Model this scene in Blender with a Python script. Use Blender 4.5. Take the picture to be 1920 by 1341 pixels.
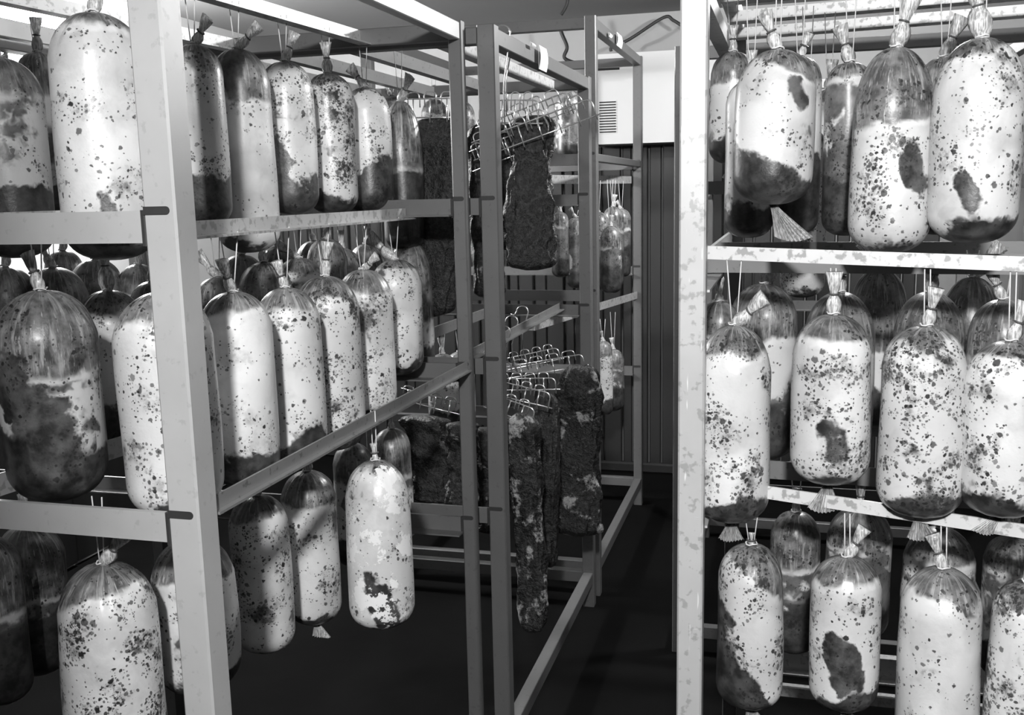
import bpy, math, random
from mathutils import Vector, Matrix, Euler
for o in list(bpy.data.objects): bpy.data.objects.remove(o)
S = bpy.context.scene
COL = S.collection
R_ = math.radians
PI = math.pi

# ------------------------------------------------------------------ camera
F_PX = 1869.0; PITCH = R_(9.43); ROLL = R_(1.28); YAW = R_(15.52); CAM = Vector((0, 0, 1.66))
fw = Vector((-math.sin(YAW)*math.cos(PITCH), math.cos(YAW)*math.cos(PITCH), -math.sin(PITCH)))
r0 = Vector((math.cos(YAW), math.sin(YAW), 0)); u0 = r0.cross(fw)
rt = r0*math.cos(ROLL) - u0*math.sin(ROLL); up = u0*math.cos(ROLL) + r0*math.sin(ROLL)
cd = bpy.data.cameras.new('camera'); cam = bpy.data.objects.new('camera', cd); COL.objects.link(cam)
cd.sensor_fit = 'HORIZONTAL'; cd.sensor_width = 36.0; cd.lens = F_PX/1920*36.0; cd.clip_start = 0.02
m = Matrix((rt, up, -fw)).transposed().to_4x4(); m.translation = CAM; cam.matrix_world = m
S.camera = cam
# ------------------------------------------------------------------ world, lamps, exposure
w = bpy.data.worlds.new('world'); S.world = w; w.use_nodes = True
w.node_tree.nodes['Background'].inputs[0].default_value = (0.5, 0.5, 0.5, 1)
w.node_tree.nodes['Background'].inputs[1].default_value = 0.002
S.view_settings.view_transform = 'Standard'; S.view_settings.look = 'None'; S.view_settings.gamma = 1.0
S.view_settings.use_curve_mapping = False; S.view_settings.exposure = 0.0
S.cycles.max_bounces = 6; S.cycles.diffuse_bounces = 1
def lamp(name, loc, power, radius):
    l = bpy.data.lights.new(name, 'POINT'); l.energy = power; l.shadow_soft_size = radius
    o = bpy.data.objects.new(name, l); COL.objects.link(o); o.location = loc; return o
lamp('rear_lamp', (0.08, -0.75, 2.36), 290, 0.06)      # unseen lamp behind the camera, inferred from the light
lamp('left_ceiling_lamp', (-2.95, 3.70, 2.25), 180, 0.08)
lamp('right_ceiling_lamp', (0.35, 3.80, 2.47), 105, 0.06)
# ------------------------------------------------------------------ pixel helpers (1920 x 1341 frame)
def ray(px, py): return (fw + rt*((px-960)/F_PX) - up*((py-670.5)/F_PX))
def atY(px, py, Y): d = ray(px, py); return CAM + d*((Y-CAM.y)/d.y)
def atX(px, py, X): d = ray(px, py); return CAM + d*((X-CAM.x)/d.x)
def depth(p): return (p-CAM).dot(fw)
def on_line(px, py, a, b):
    d = ray(px, py); ex, ey = b[0]-a[0], b[1]-a[1]
    t = (a[0]*ey - a[1]*ex)/(d.x*ey - d.y*ex)
    return CAM + d*t
def pix(p):
    d = p-CAM; z = d.dot(fw); return (960+F_PX*d.dot(rt)/z, 670.5-F_PX*d.dot(up)/z)

# ------------------------------------------------------------------ node helpers / materials
class NT:
    def __init__(s, name):
        s.m = bpy.data.materials.new(name); s.m.use_nodes = True; s.t = s.m.node_tree
        s.b = s.t.nodes['Principled BSDF']
    def n(s, typ, **kw):
        x = s.t.nodes.new(typ)
        for k, v in kw.items(): setattr(x, k, v)
        return x
    def link(s, a, b): s.t.links.new(a, b)
    def put(s, sock, v):
        if isinstance(v, bpy.types.NodeSocket): s.link(v, sock)
        elif v is not None: sock.default_value = v
    def math(s, op, a, b=None, c=None, clamp=False):
        x = s.n('ShaderNodeMath', operation=op, use_clamp=clamp)
        s.put(x.inputs[0], a); s.put(x.inputs[1], b); s.put(x.inputs[2], c); return x.outputs[0]
    def vmath(s, op, a, b=None, scale=None):
        x = s.n('ShaderNodeVectorMath', operation=op); s.put(x.inputs[0], a); s.put(x.inputs[1], b)
        if scale is not None: s.put(x.inputs['Scale'], scale)
        return x.outputs[0]
    def step(s, v, lo, hi, a=0.0, b=1.0):
        x = s.n('ShaderNodeMapRange', interpolation_type='SMOOTHSTEP')
        s.put(x.inputs['Value'], v); s.put(x.inputs['From Min'], lo); s.put(x.inputs['From Max'], hi)
        x.inputs['To Min'].default_value = a; x.inputs['To Max'].default_value = b; return x.outputs[0]
    def noise(s, vec, scale, detail=3.0, rough=0.55):
        x = s.n('ShaderNodeTexNoise'); s.put(x.inputs['Vector'], vec); s.put(x.inputs['Scale'], scale)
        x.inputs['Detail'].default_value = detail; x.inputs['Roughness'].default_value = rough; return x.outputs['Fac']
    def voro(s, vec, scale):
        x = s.n('ShaderNodeTexVoronoi'); s.put(x.inputs['Vector'], vec); s.put(x.inputs['Scale'], scale)
        return x.outputs['Distance'], x.outputs['Color']
    def mix(s, f, a, b):
        x = s.n('ShaderNodeMix', data_type='FLOAT'); s.put(x.inputs[0], f); s.put(x.inputs[2], a); s.put(x.inputs[3], b); return x.outputs[0]
    def grey(s, v):
        x = s.n('ShaderNodeCombineColor'); [s.put(x.inputs[i], v) for i in range(3)]; return x.outputs[0]
    def attr(s, name):
        x = s.n('ShaderNodeAttribute', attribute_type='OBJECT', attribute_name=name); return x
    def bump(s, h, strength, dist):
        x = s.n('ShaderNodeBump'); x.inputs['Strength'].default_value = strength; x.inputs['Distance'].default_value = dist
        s.put(x.inputs['Height'], h); s.link(x.outputs[0], s.b.inputs['Normal'])
    def finish(s, col, rough, metal=0.0, coat=0.0, coatr=0.1, spec=0.5):
        b = s.b
        s.put(b.inputs['Base Color'], s.grey(col) if not isinstance(col, (int, float)) else (col, col, col, 1))
        s.put(b.inputs['Roughness'], rough); s.put(b.inputs['Metallic'], metal)
        s.put(b.inputs['Coat Weight'], coat); b.inputs['Coat Roughness'].default_value = coatr
        s.put(b.inputs['Specular IOR Level'], spec)
        return s.m
def objco(n): return n.n('ShaderNodeTexCoord').outputs['Object']

def mat_plain(name, c, rough=0.5, var=0.15, scale=12, metal=0.0, bumpd=0.0, spec=0.5):
    n = NT(name); co = objco(n)
    f = n.noise(co, scale, 4)
    c2 = n.mix(f, c*(1-var), min(1, c*(1+var)))
    if bumpd: n.bump(n.noise(co, scale*6, 3), 0.5, bumpd)
    return n.finish(c2, rough, metal, spec=spec)
def mat_steel(name, c, stain, rough=0.38, metal=0.25, scratch=0.0, thr=.60):
    n = NT(name); co = objco(n)
    f = n.noise(co, 9, 4, .6); g = n.noise(co, 60, 3)
    v = n.mix(f, c*.86, c*1.1)
    st = n.step(g, thr, thr+.10); st2 = n.math('MULTIPLY', st, stain)
    v = n.mix(st2, v, c*.45)
    if scratch:
        sv = n.vmath('MULTIPLY', co, (160, 160, 14)); k = n.noise(sv, 1.0, 2)
        v = n.mix(n.math('MULTIPLY', n.step(k, .68, .74), scratch), v, .95)
        sv = n.vmath('MULTIPLY', co, (14, 14, 170)); k = n.noise(sv, 1.0, 2)
        v = n.mix(n.math('MULTIPLY', n.step(k, .72, .77), scratch), v, .92)
    n.bump(g, 0.25, 0.0006)
    return n.finish(v, n.mix(f, rough-.06, rough+.1), metal)

def mat_sausage():
    n = NT('cured_sausage_casing'); co = objco(n)
    cap = n.attr('cap').outputs['Vector']; mixv = n.attr('mix').outputs['Vector']; dim = n.attr('dim').outputs['Vector']
    spot = n.attr('spot').outputs['Vector']; flake = n.attr('flake').outputs['Fac']
    def sep(v):
        x = n.n('ShaderNodeSeparateXYZ'); n.link(v, x.inputs[0]); return x.outputs
    cb, ct, tilt = sep(cap); speck, patch, seed = sep(mixv); R, L, cv = sep(dim); sx, sz, sr = sep(spot)
    X, Y, Z = sep(co)
    xn = n.math('DIVIDE', X, R); zn = n.math('DIVIDE', Z, L); yn = n.math('DIVIDE', Y, R)
    off = n.n('ShaderNodeCombineXYZ'); n.link(n.math('MULTIPLY', seed, 3.71), off.inputs[0]); n.link(n.math('MULTIPLY', seed, 1.93), off.inputs[1]); n.link(n.math('MULTIPLY', seed, 5.17), off.inputs[2])
    p = n.vmath('ADD', co, off.outputs[0])
    n1 = n.noise(p, 13, 4, .5); n1b = n.noise(p, 30, 4, .6); n2 = n.noise(p, 17, 2); n3 = n.noise(p, 6, 2)
    warp = n.n('ShaderNodeTexNoise'); n.link(p, warp.inputs['Vector']); warp.inputs['Scale'].default_value = 22; warp.inputs['Detail'].default_value = 3
    pw = n.vmath('ADD', p, n.vmath('SCALE', n.vmath('SUBTRACT', warp.outputs['Color'], (.5, .5, .5)), None, .045))
    ps = n.vmath('ADD', p, n.vmath('SCALE', n.vmath('SUBTRACT', warp.outputs['Color'], (.5, .5, .5)), None, .012))
    nw = n.noise(pw, 11, 4, .55); nf = n.noise(p, 48, 3, .6); nh = n.noise(p, 170, 3, .6)
    # fat
    fat = n.mix(n.step(n3, .35, .65), .70, .88)
    fat = n.mix(n.step(nw, .40, .80), fat, .52)
    # lean blotches seen through the film, soft edged; raised on some to paint shade
    thr = n.math('MULTIPLY_ADD', patch, -.26, .72)
    pm = n.step(nw, thr, n.math('ADD', thr, .07))
    lean = n.mix(n.step(n1b, .3, .7), .025, .17)
    v = n.mix(n.math('MULTIPLY', pm, .93), fat, lean)
    # caps of lean at both ends
    wob = n.math('ADD', n.math('MULTIPLY', n.math('SUBTRACT', n1b, .5), .12), n.math('MULTIPLY', n.math('SUBTRACT', nw, .5), .42))
    tl = n.math('MULTIPLY', xn, tilt)
    lo = n.math('SUBTRACT', n.math('ADD', n.math('ADD', cb, tl), wob), zn)
    v = n.mix(n.step(lo, -.012, .030), v, n.mix(n.step(n1b, .3, .75), .012, .09))
    hi = n.math('ADD', n.math('ADD', n.math('SUBTRACT', zn, 1.0), n.math('ADD', ct, n.math('MULTIPLY', tl, -.6))), n.math('MULTIPLY', wob, .45))
    ang = n.math('ARCTAN2', Y, X)
    sv = n.n('ShaderNodeCombineXYZ'); n.link(n.math('COSINE', ang), sv.inputs[0]); n.link(n.math('SINE', ang), sv.inputs[1]); n.link(n.math('MULTIPLY_ADD', zn, .8, seed), sv.inputs[2])
    stv = n.noise(sv.outputs[0], 7.0, 4, .65)
    glints = n.noise(sv.outputs[0], 16.0, 3, .6)
    topc = n.mix(n.math('MULTIPLY', n.step(stv, .48, .74), .75), n.mix(n.step(n1b, .35, .7), .04, .26), .60)
    topc = n.mix(n.math('MULTIPLY', n.step(glints, .60, .70), .55), topc, .78)  # pale crease streaks and fine glints of the film, painted in colour
    rim = n.math('MULTIPLY', n.step(hi, -.045, -.02), n.step(n1, .35, .55))
    v = n.mix(n.math('MULTIPLY', rim, .8), v, .86)
    v = n.mix(n.math('MULTIPLY', n.step(hi, -.012, .022), .95), v, topc)
    # an extra lean blot that faces the aisle
    dx = n.math('DIVIDE', n.math('SUBTRACT', xn, sx), sr); dz = n.math('DIVIDE', n.math('ADD', n.math('SUBTRACT', zn, sz), n.math('MULTIPLY', n.math('SUBTRACT', xn, sx), .22)), n.math('MULTIPLY', sr, .36))
    dd = n.math('ADD', n.math('MULTIPLY', dx, dx), n.math('MULTIPLY', dz, dz))
    dd = n.math('ADD', dd, n.math('MULTIPLY_ADD', nw, 7.0, -3.5)); dd = n.math('ADD', dd, n.math('MULTIPLY_ADD', n1b, 2.4, -1.2))
    sm = n.math('MULTIPLY', n.step(dd, 1.35, .75), n.step(Y, .001, -.001)); sm = n.math('MULTIPLY', sm, n.step(sr, .01, .05))
    v = n.mix(sm, v, n.mix(n.step(n1b, .3, .7), .02, .15))
    # pepper
    clus = n.step(n2, .42, .64)
    cloud = n.math('MULTIPLY', n.math('MULTIPLY', n.step(n2, .50, .70), n.step(nf, .42, .66)), n.math('MULTIPLY', speck, 1.1), clamp=True)
    v = n.mix(cloud, v, .16)
    for sc, k0 in ((88, .95), (135, 1.1), (215, 1.25)):
        d, c = n.voro(ps, sc); cr = sep(c)
        pres = n.math('LESS_THAN', cr[0], n.math('MULTIPLY', n.math('MULTIPLY', speck, k0), n.math('MULTIPLY_ADD', clus, 1.0, .05)))
        rad = n.math('MULTIPLY_ADD', n.math('MULTIPLY', cr[1], cr[1]), .34, .14)
        dn = n.math('MULTIPLY_ADD', nh, .75, n.math('SUBTRACT', d, .375))
        dot = n.math('MULTIPLY', n.step(n.math('SUBTRACT', dn, rad), .10, -.05), pres)
        v = n.mix(n.math('MULTIPLY', dot, n.math('MULTIPLY_ADD', cr[2], .35, .63)), v, .02)
    # ground pepper smear
    sme = n.math('MULTIPLY', n.step(n.noise(p, 75, 4, .7), .49, .62), n.step(n2, .56, .68)); sme = n.math('MULTIPLY', sme, n.math('MULTIPLY', speck, 1.2), clamp=True)
    v = n.mix(sme, v, .04)
    # dried white flakes
    fl = n.step(n.noise(p, 15, 5, .7), .53, .56); fl = n.math('MULTIPLY', fl, flake)
    v = n.mix(fl, v, .98)
    wr = n.math('ADD', n.math('MULTIPLY', n1b, .7), n.noise(p, 140, 2))
    n.bump(wr, .4, .0014)
    return n.finish(v, n.mix(n1, .30, .5), 0, .45, .28)

def mat_meat():
    n = NT('peppered_meat'); co = objco(n)
    sd = n.attr('mix').outputs['Vector']; p = n.vmath('ADD', co, n.vmath('SCALE', sd, None, 3.3))
    a = n.noise(p, 14, 5, .65); b = n.noise(p, 75, 4, .7); x = n.n('ShaderNodeSeparateXYZ'); n.link(sd, x.inputs[0])
    fatm = n.step(a, n.math('MULTIPLY_ADD', x.outputs[1], -.25, .74), n.math('MULTIPLY_ADD', x.outputs[1], -.25, .82))
    v = n.mix(n.step(b, .40, .80), .008, .07)
    v = n.mix(n.math('MULTIPLY', fatm, n.step(b, .30, .55)), v, .42)
    g = n.noise(p, 190, 3, .7)
    n.bump(n.math('ADD', n.math('ADD', b, a), n.math('MULTIPLY', g, .5)), 1.0, .006)
    return n.finish(v, n.mix(b, .20, .55), 0, 0, .1, .5)

M = {}
M['sausage'] = mat_sausage()
M['meat'] = mat_meat()
def mat_film():
    n = NT('gathered_casing_film'); co = objco(n)
    k = n.noise(n.vmath('MULTIPLY', co, (420, 420, 60)), 1.0, 3); g = n.noise(co, 60, 3)
    v = n.mix(n.step(k, .35, .65), .30, .84); v = n.mix(n.step(g, .55, .72), v, .22)
    n.bump(k, .6, .0012)
    return n.finish(v, .32, 0, .3, .2)
M['film'] = mat_film()
M['twine'] = mat_plain('cotton_twine', .82, .8, .1, 200)
M['clip'] = mat_plain('clip', .10, .4, .2, 60)
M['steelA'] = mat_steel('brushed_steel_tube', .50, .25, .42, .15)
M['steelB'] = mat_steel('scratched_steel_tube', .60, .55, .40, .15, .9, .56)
M['steelD'] = mat_steel('shade_dark_steel_tube', .16, .3, .42, .2)  # darker copy of the tube steel, shade and light falloff put into colour
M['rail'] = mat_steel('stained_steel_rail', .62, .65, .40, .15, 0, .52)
M['rail_shade'] = mat_steel('shade_dark_stained_rail', .24, .8, .40, .2)  # stained rail again, with the shade on inner rails put into its colour
M['railB'] = mat_steel('bright_stained_rail', .80, .85, .38, .10, 0, .53)
M['wire'] = mat_steel('shiny_steel_wire', .75, .1, .22, .8)
M['weld'] = mat_plain('burnt_weld', .03, .6, .3, 80)
M['floor'] = mat_plain('dark_wet_concrete', .006, .7, .5, 3, 0, .002, .03)
M['ceil'] = mat_plain('painted_ceiling', .22, .7, .12, 1.2)
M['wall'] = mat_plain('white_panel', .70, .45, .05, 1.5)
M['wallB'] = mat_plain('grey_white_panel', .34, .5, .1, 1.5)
M['panel'] = mat_plain('shade_dark_panel', .03, .45, .15, 2)  # near-black colour carries the shade of the lower walls
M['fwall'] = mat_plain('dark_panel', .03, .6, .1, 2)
M['plastic'] = mat_plain('white_painted_metal', .66, .4, .05, 3)
M['black'] = mat_plain('black_rubber', .012, .5, .2, 20)
M['paper'] = mat_plain('paper', .92, .8, .03, 20)

# ------------------------------------------------------------------ mesh helpers
class MB:
    def __init__(s): s.v = []; s.f = []
    def add(s, vs, fs):
        o = len(s.v); s.v += [tuple(v) for v in vs]; s.f += [tuple(i+o for i in f) for f in fs]; return s
    def box(s, x0, x1, y0, y1, z0, z1, bev=0.0):
        if bev <= 0:
            vs = [(x0,y0,z0),(x1,y0,z0),(x1,y1,z0),(x0,y1,z0),(x0,y0,z1),(x1,y0,z1),(x1,y1,z1),(x0,y1,z1)]
            return s.add(vs, [(0,3,2,1),(4,5,6,7),(0,1,5,4),(1,2,6,5),(2,3,7,6),(3,0,4,7)])
        # box with chamfered edges along its longest axis
        d = [x1-x0, y1-y0, z1-z0]; ax = d.index(max(d)); b = bev
        lo = [x0, y0, z0]; hi = [x1, y1, z1]; i, j = [k for k in range(3) if k != ax]
        ring = [(lo[i]+b,lo[j]),(hi[i]-b,lo[j]),(hi[i],lo[j]+b),(hi[i],hi[j]-b),(hi[i]-b,hi[j]),(lo[i]+b,hi[j]),(lo[i],hi[j]-b),(lo[i],lo[j]+b)]
        vs = []
        for e in (lo[ax], hi[ax]):
            for (p, q) in ring:
                v = [0,0,0]; v[ax] = e; v[i] = p; v[j] = q; vs.append(v)
        fs = [(k, (k+1)%8, (k+1)%8+8, k+8) for k in range(8)] + [tuple(range(7,-1,-1)), tuple(range(8,16))]
        return s.add(vs, fs)
    def tube(s, pts, r, seg=6, closed=False, caps=True):
        pts = [Vector(p) for p in pts]; n = len(pts)
        t0 = (pts[1]-pts[0]).normalized(); a = Vector((0,0,1)) if abs(t0.z) < .9 else Vector((1,0,0))
        nrm = t0.cross(a).normalized(); vs = []
        for i, p in enumerate(pts):
            t = (pts[min(i+1,n-1)]-pts[max(i-1,0)]).normalized()
            nrm = (nrm - t*nrm.dot(t)).normalized(); bi = t.cross(nrm)
            rr = r[i] if isinstance(r, (list, tuple)) else r
            for k in range(seg):
                q = 2*PI*k/seg; vs.append(p + nrm*(rr*math.cos(q)) + bi*(rr*math.sin(q)))
        fs = []
        for i in range(n-1):
            for k in range(seg):
                a0 = i*seg+k; a1 = i*seg+(k+1)%seg; fs.append((a0, a1, a1+seg, a0+seg))
        if caps: fs += [tuple(range(seg-1,-1,-1)), tuple(range((n-1)*seg, n*seg))]
        return s.add(vs, fs)
    def build(s, name, mat, parent=None, smooth=False, loc=None):
        me = bpy.data.meshes.new(name); me.from_pydata(s.v, [], s.f); me.update()
        if smooth: me.polygons.foreach_set('use_smooth', [True]*len(me.polygons))
        me.materials.append(M[mat]); o = bpy.data.objects.new(name, me); COL.objects.link(o)
        if parent: o.parent = parent
        if loc is not None: o.location = loc
        return o
def empty(name, loc, rot=(0,0,0)):
    o = bpy.data.objects.new(name, None); COL.objects.link(o); o.location = loc; o.rotation_euler = rot; o.empty_display_size = .05; return o
def tag(o, label, cat, group=None):
    o['label'] = label; o['category'] = cat
    if group: o['group'] = group
    return o
def struct(o): o['kind'] = 'structure'; return o

# ------------------------------------------------------------------ room shell
XL, XR, YF, YB, ZC = -3.15, 2.15, -0.32, 5.75, 2.62
struct(MB().box(XL-.1, XR+.1, -2.6, YB+.1, -.1, 0).build('floor', 'floor'))
struct(MB().box(XL-.1, XR+.1, -2.6, YB+.1, ZC, ZC+.1).build('ceiling', 'ceil'))
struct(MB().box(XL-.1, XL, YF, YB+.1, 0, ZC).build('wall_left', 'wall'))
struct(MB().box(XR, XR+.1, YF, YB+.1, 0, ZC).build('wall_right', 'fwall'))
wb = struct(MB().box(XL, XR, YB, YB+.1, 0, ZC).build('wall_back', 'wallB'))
# ribbed lower back wall; full width and near-black tone stand in for shade
x = -3.14; k = 0
while x < 0.7:
    wd = (.075, .11, .06, .095)[k % 4]
    MB().box(x, x+wd-.008, YB-.022-(k % 2)*.012, YB+.0, .06, 1.90, .006).build('shade_wall_panel', 'panel', wb)
    x += wd; k += 1
for k in range(12):      # added boards on the lower left wall, dark to stand in for shade
    MB().box(XL-.0, XL+.02+(k % 2)*.008, -.30+k*.5, .19+k*.5, .02, 1.16, .005).build('shade_wall_panel', 'panel', bpy.data.objects['wall_left'])
struct(MB().box(XL, XR, YB-.045, YB, 0, .06, .01).build('baseboard_back', 'panel'))
wf = MB().box(XL, -.17, YF-.08, YF, 0, ZC).box(1.75, XR, YF-.08, YF, 0, ZC)  # added unseen wall, its edge placed to shade the left sausages
struct(wf.build('added_shade_wall', 'fwall'))

# ------------------------------------------------------------------ racks
def rack(name, label, x0, x1, y0, y1, tw, levels, ztop, zbase, beams, mat, skip=(), tw2=None, marks=True, side_levels=(), mat2=None, base=True):
    """x1 / y0: outer corner of the posts; beams 'x': level beams run along X on the front and back face"""
    root = tag(empty(name, ((x0+x1)/2, (y0+y1)/2, 0)), label, 'rack')
    L = Vector(root.location)
    def part(n, mb, mt=mat):
        mb.v = [(a-L.x, b-L.y, c) for (a, b, c) in mb.v]; return mb.build(n, mt, root)
    t2 = tw2 or tw
    posts = {'fl': (x0, x0+tw, y0, y0+tw), 'fr': (x1-tw, x1, y0, y0+tw), 'bl': (x0, x0+t2, y1-t2, y1), 'br': (x1-t2, x1, y1-t2, y1)}
    for k, (a, b, c, d) in posts.items():
        if k in skip: continue
        part('post', MB().box(a, b, c, d, 0.0, ztop, .003), (mat2 or mat) if k[0] == 'b' else mat)
    h = .043; th = .004
    def lx(ya, yb, z, inner):     # L section along X, web at ya..yb outside, flange towards the inside
        mb = MB().box(x0+tw*.5, x1-.002, ya, yb, z-h, z)
        fl = (yb, yb+.034) if inner > 0 else (ya-.034, ya)
        mb.box(x0+tw, x1-tw-.001, fl[0], fl[1], z-h, z-h+th); return mb
    def ly(xa, xb, z, inner):
        mb = MB().box(xa, xb, y0+.002, y1-.002, z-h, z)
        fl = (xb, xb+.034) if inner > 0 else (xa-.034, xa)
        mb.box(fl[0], fl[1], y0+tw, y1-tw, z-h, z-h+th); return mb
    for z in levels:
        if beams == 'x':
            part('cross_beam', MB().box(x0+tw, x1-tw, y0+.003, y0+.003+th*2, z-h, z).box(x0+tw, x1-tw, y0+.011, y0+.045, z-h, z-h+th))
            part('cross_beam', MB().box(x0+tw, x1-t2, y1-t2+.002, y1-t2+.010, z-h, z).box(x0+tw, x1-t2, y1-t2-.032, y1-t2+.002, z-h, z-h+th), mat2 or mat)
        else:
            part('side_beam', MB().box(x0+.004, x0+.012, y0+tw, y1-tw, z-h, z).box(x0+.012, x0+.046, y0+tw, y1-tw, z-h, z-h+th))
            part('side_beam', MB().box(x1-.012, x1-.004, y0+tw, y1-tw, z-h, z).box(x1-.046, x1-.012, y0+tw, y1-tw, z-h, z-h+th))
        if marks:
            for k, (a, b, c, d) in posts.items():
                if k in skip: continue
                if k in ('fr', 'br'):
                    mb = MB(); n = 8; q = .0055; y_ = c-.0012; wd = (b-a)*.72
                    ring = [(a+.001, z-q), ] + [(a+wd+q*math.sin(PI*i/n), z-q*math.cos(PI*i/n)) for i in range(n+1)] + [(a+.001, z+q)]
                    vs = [(u, y_, v) for u, v in ring] + [(u, c+.001, v) for u, v in ring]; r = len(ring)
                    mb.add(vs, [tuple(range(r)), tuple(range(2*r-1, r-1, -1))] + [(i, i+r, (i+1) % r+r, (i+1) % r) for i in range(r)])
                    part('weld_mark', mb, 'weld')
                    if beams == 'x': part('weld_seam', MB().box(a-.006, a+.002, c+.0, c+.010, z-h-.004, z+.001, .002), 'weld')
    for z in side_levels:
        part('side_beam', MB().box(x1-.006-.03, x1-.004, y0+tw, y1-t2, z-.03, z, .002))
    # top and bottom frame, square tube
    e = .001
    for z0_, z1_, nm in ((ztop-.045, ztop-.004, 'top_beam'), (zbase, zbase+.045, 'base_beam')):
        q = min(tw, t2)-.004
        bs = ('flrb' if base is True else (base or '')) if nm == 'base_beam' else 'flrb'
        if 'f' in bs: part(nm, MB().box(x0+tw+e, x1-tw-e, y0+.003, y0+q, z0_, z1_, .002))
        if 'b' in bs: part(nm, MB().box(x0+t2+e, x1-t2-e, y1-q, y1-.003, z0_, z1_, .002), mat2 or mat)
        if 'l' in bs: part(nm, MB().box(x0+.003, x0+q, y0+tw+e, y1-t2-e, z0_, z1_, .002))
        if 'r' in bs: part(nm, MB().box(x1-q, x1-.003, y0+tw+e, y1-t2-e, z0_, z1_, .002))
    return root, part
LV = (1.646, 1.226, .813)
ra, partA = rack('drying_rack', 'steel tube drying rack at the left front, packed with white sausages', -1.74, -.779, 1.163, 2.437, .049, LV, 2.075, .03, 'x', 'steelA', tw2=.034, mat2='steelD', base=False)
rc, partC = rack('drying_rack', 'dim steel rack with wire hangers, second in the left row', -1.68, -.720, 2.490, 3.790, .046, LV, 2.075, .10, 'x', 'steelD', base='rb')
rd, partD = rack('drying_rack', 'dim steel rack at the end of the left row, before the wall unit', -1.68, -.716, 3.86, 5.14, .044, (1.80, 1.27, .75), 2.31, .10, 'x', 'steelD', side_levels=(1.80,))
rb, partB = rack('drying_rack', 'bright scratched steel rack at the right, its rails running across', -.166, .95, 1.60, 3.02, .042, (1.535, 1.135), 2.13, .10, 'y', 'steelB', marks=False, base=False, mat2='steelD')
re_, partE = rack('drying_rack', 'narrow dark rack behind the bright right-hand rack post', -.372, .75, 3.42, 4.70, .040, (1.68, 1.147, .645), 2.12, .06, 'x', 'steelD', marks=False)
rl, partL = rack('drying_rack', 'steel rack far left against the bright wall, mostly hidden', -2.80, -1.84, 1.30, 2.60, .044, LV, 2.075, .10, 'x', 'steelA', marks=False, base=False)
partD('diagonal_brace', MB().tube([(-.98, 3.9, .56), (-.73, 3.9, .30)], .014, 6))

# ------------------------------------------------------------------ hanging rails (loose angle bars laid across the beams)
def rail(label, a, b, mat='rail', hgt=.036, side=1, th=.004, flange=.030, group=None):
    """angle bar between points a and b (top of the web); flange at the foot, towards 'side'"""
    a, b = Vector(a), Vector(b); d = b-a; Ln = d.length; t = d.normalized()
    rz = math.atan2(t.y, t.x); ry = -math.asin(t.z)
    o = tag(empty('hanging_rail', a), label, 'rail', group); o.rotation_euler = (0, ry, rz)
    MB().box(0, Ln, -th/2, th/2, -hgt, 0).build('web', mat, o)
    y0, y1 = (th/2, flange) if side > 0 else (-flange, -th/2)
    MB().box(0, Ln, y0, y1, -hgt, -hgt+th).build('flange', mat, o)
    return o
RAIL1 = ((-.900, 1.185), (-.938, 2.395)); RAIL2 = ((-.790, 1.215), (-.786, 2.398)); TOP1 = ((-1.125, 1.185), (-1.045, 2.425))
TOPA = ((-1.49, 1.185), (-1.395, 2.425)); MID2 = ((-1.10, 1.185), (-1.15, 2.425)); LOW2 = ((-1.05, 1.185), (-1.05, 2.425))
def r2(l, z0, z1=None): return (l[0][0], l[0][1], z0), (l[1][0], l[1][1], z1 or z0)
rail('stained angle rail carrying the middle row of sausages, left rack', *r2(RAIL1, 1.626, 1.625), hgt=.027, side=-1)
rail('slanting angle rail with one flaky sausage on it, left rack', *r2(RAIL2, 1.237, 1.234), side=-1, hgt=.026, flange=.012, mat='rail_shade')
rail('top angle rail above the row of white sausages, left rack', *r2(TOP1, 2.068), side=-1)
rail('top angle rail crossing behind the big front-left sausage', *r2(TOPA, 2.068), side=-1)
rail('inner angle rail hidden behind the middle sausage row, left rack', *r2(MID2, 1.647))
rail('angle rail ending above the lower front beam, left rack', (-1.20, 1.185, 1.240), (-1.02, 2.425, 1.240))
rail('inner rail of the far left rack, seen above the dark sausages', (-1.92, 1.32, 2.068), (-1.85, 2.58, 2.068))
rail('outer rail of the far left rack, seen against the bright wall', (-2.28, 1.32, 2.068), (-2.20, 2.58, 2.068))
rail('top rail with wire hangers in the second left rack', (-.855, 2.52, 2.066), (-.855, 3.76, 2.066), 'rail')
rail('dark top rail in the second left rack, beside the hanger rail', (-1.10, 2.52, 2.066), (-1.10, 3.76, 2.066), 'rail_shade')
rail('dark top rail in the second left rack, third from the aisle', (-1.33, 2.52, 2.066), (-1.33, 3.76, 2.066), 'rail_shade')
rail('dark top rail in the second left rack, farthest from the aisle', (-1.55, 2.52, 2.066), (-1.55, 3.76, 2.066), 'rail_shade')
rail('short rail with wire hooks over it, middle of second left rack', (-.84, 2.52, 1.232), (-.845, 3.76, 1.232), 'rail_shade', side=-1, hgt=.026, flange=.02)
rail('sloping rail seen left of the narrow post, second left rack', (-1.12, 2.52, 1.232), (-1.08, 3.76, 1.232), 'rail_shade')
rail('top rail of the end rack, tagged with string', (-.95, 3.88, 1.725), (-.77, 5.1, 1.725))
rail('low rail of the end rack above the pale sausage', (-.98, 3.88, 1.14), (-.74, 5.1, 1.14))
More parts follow.
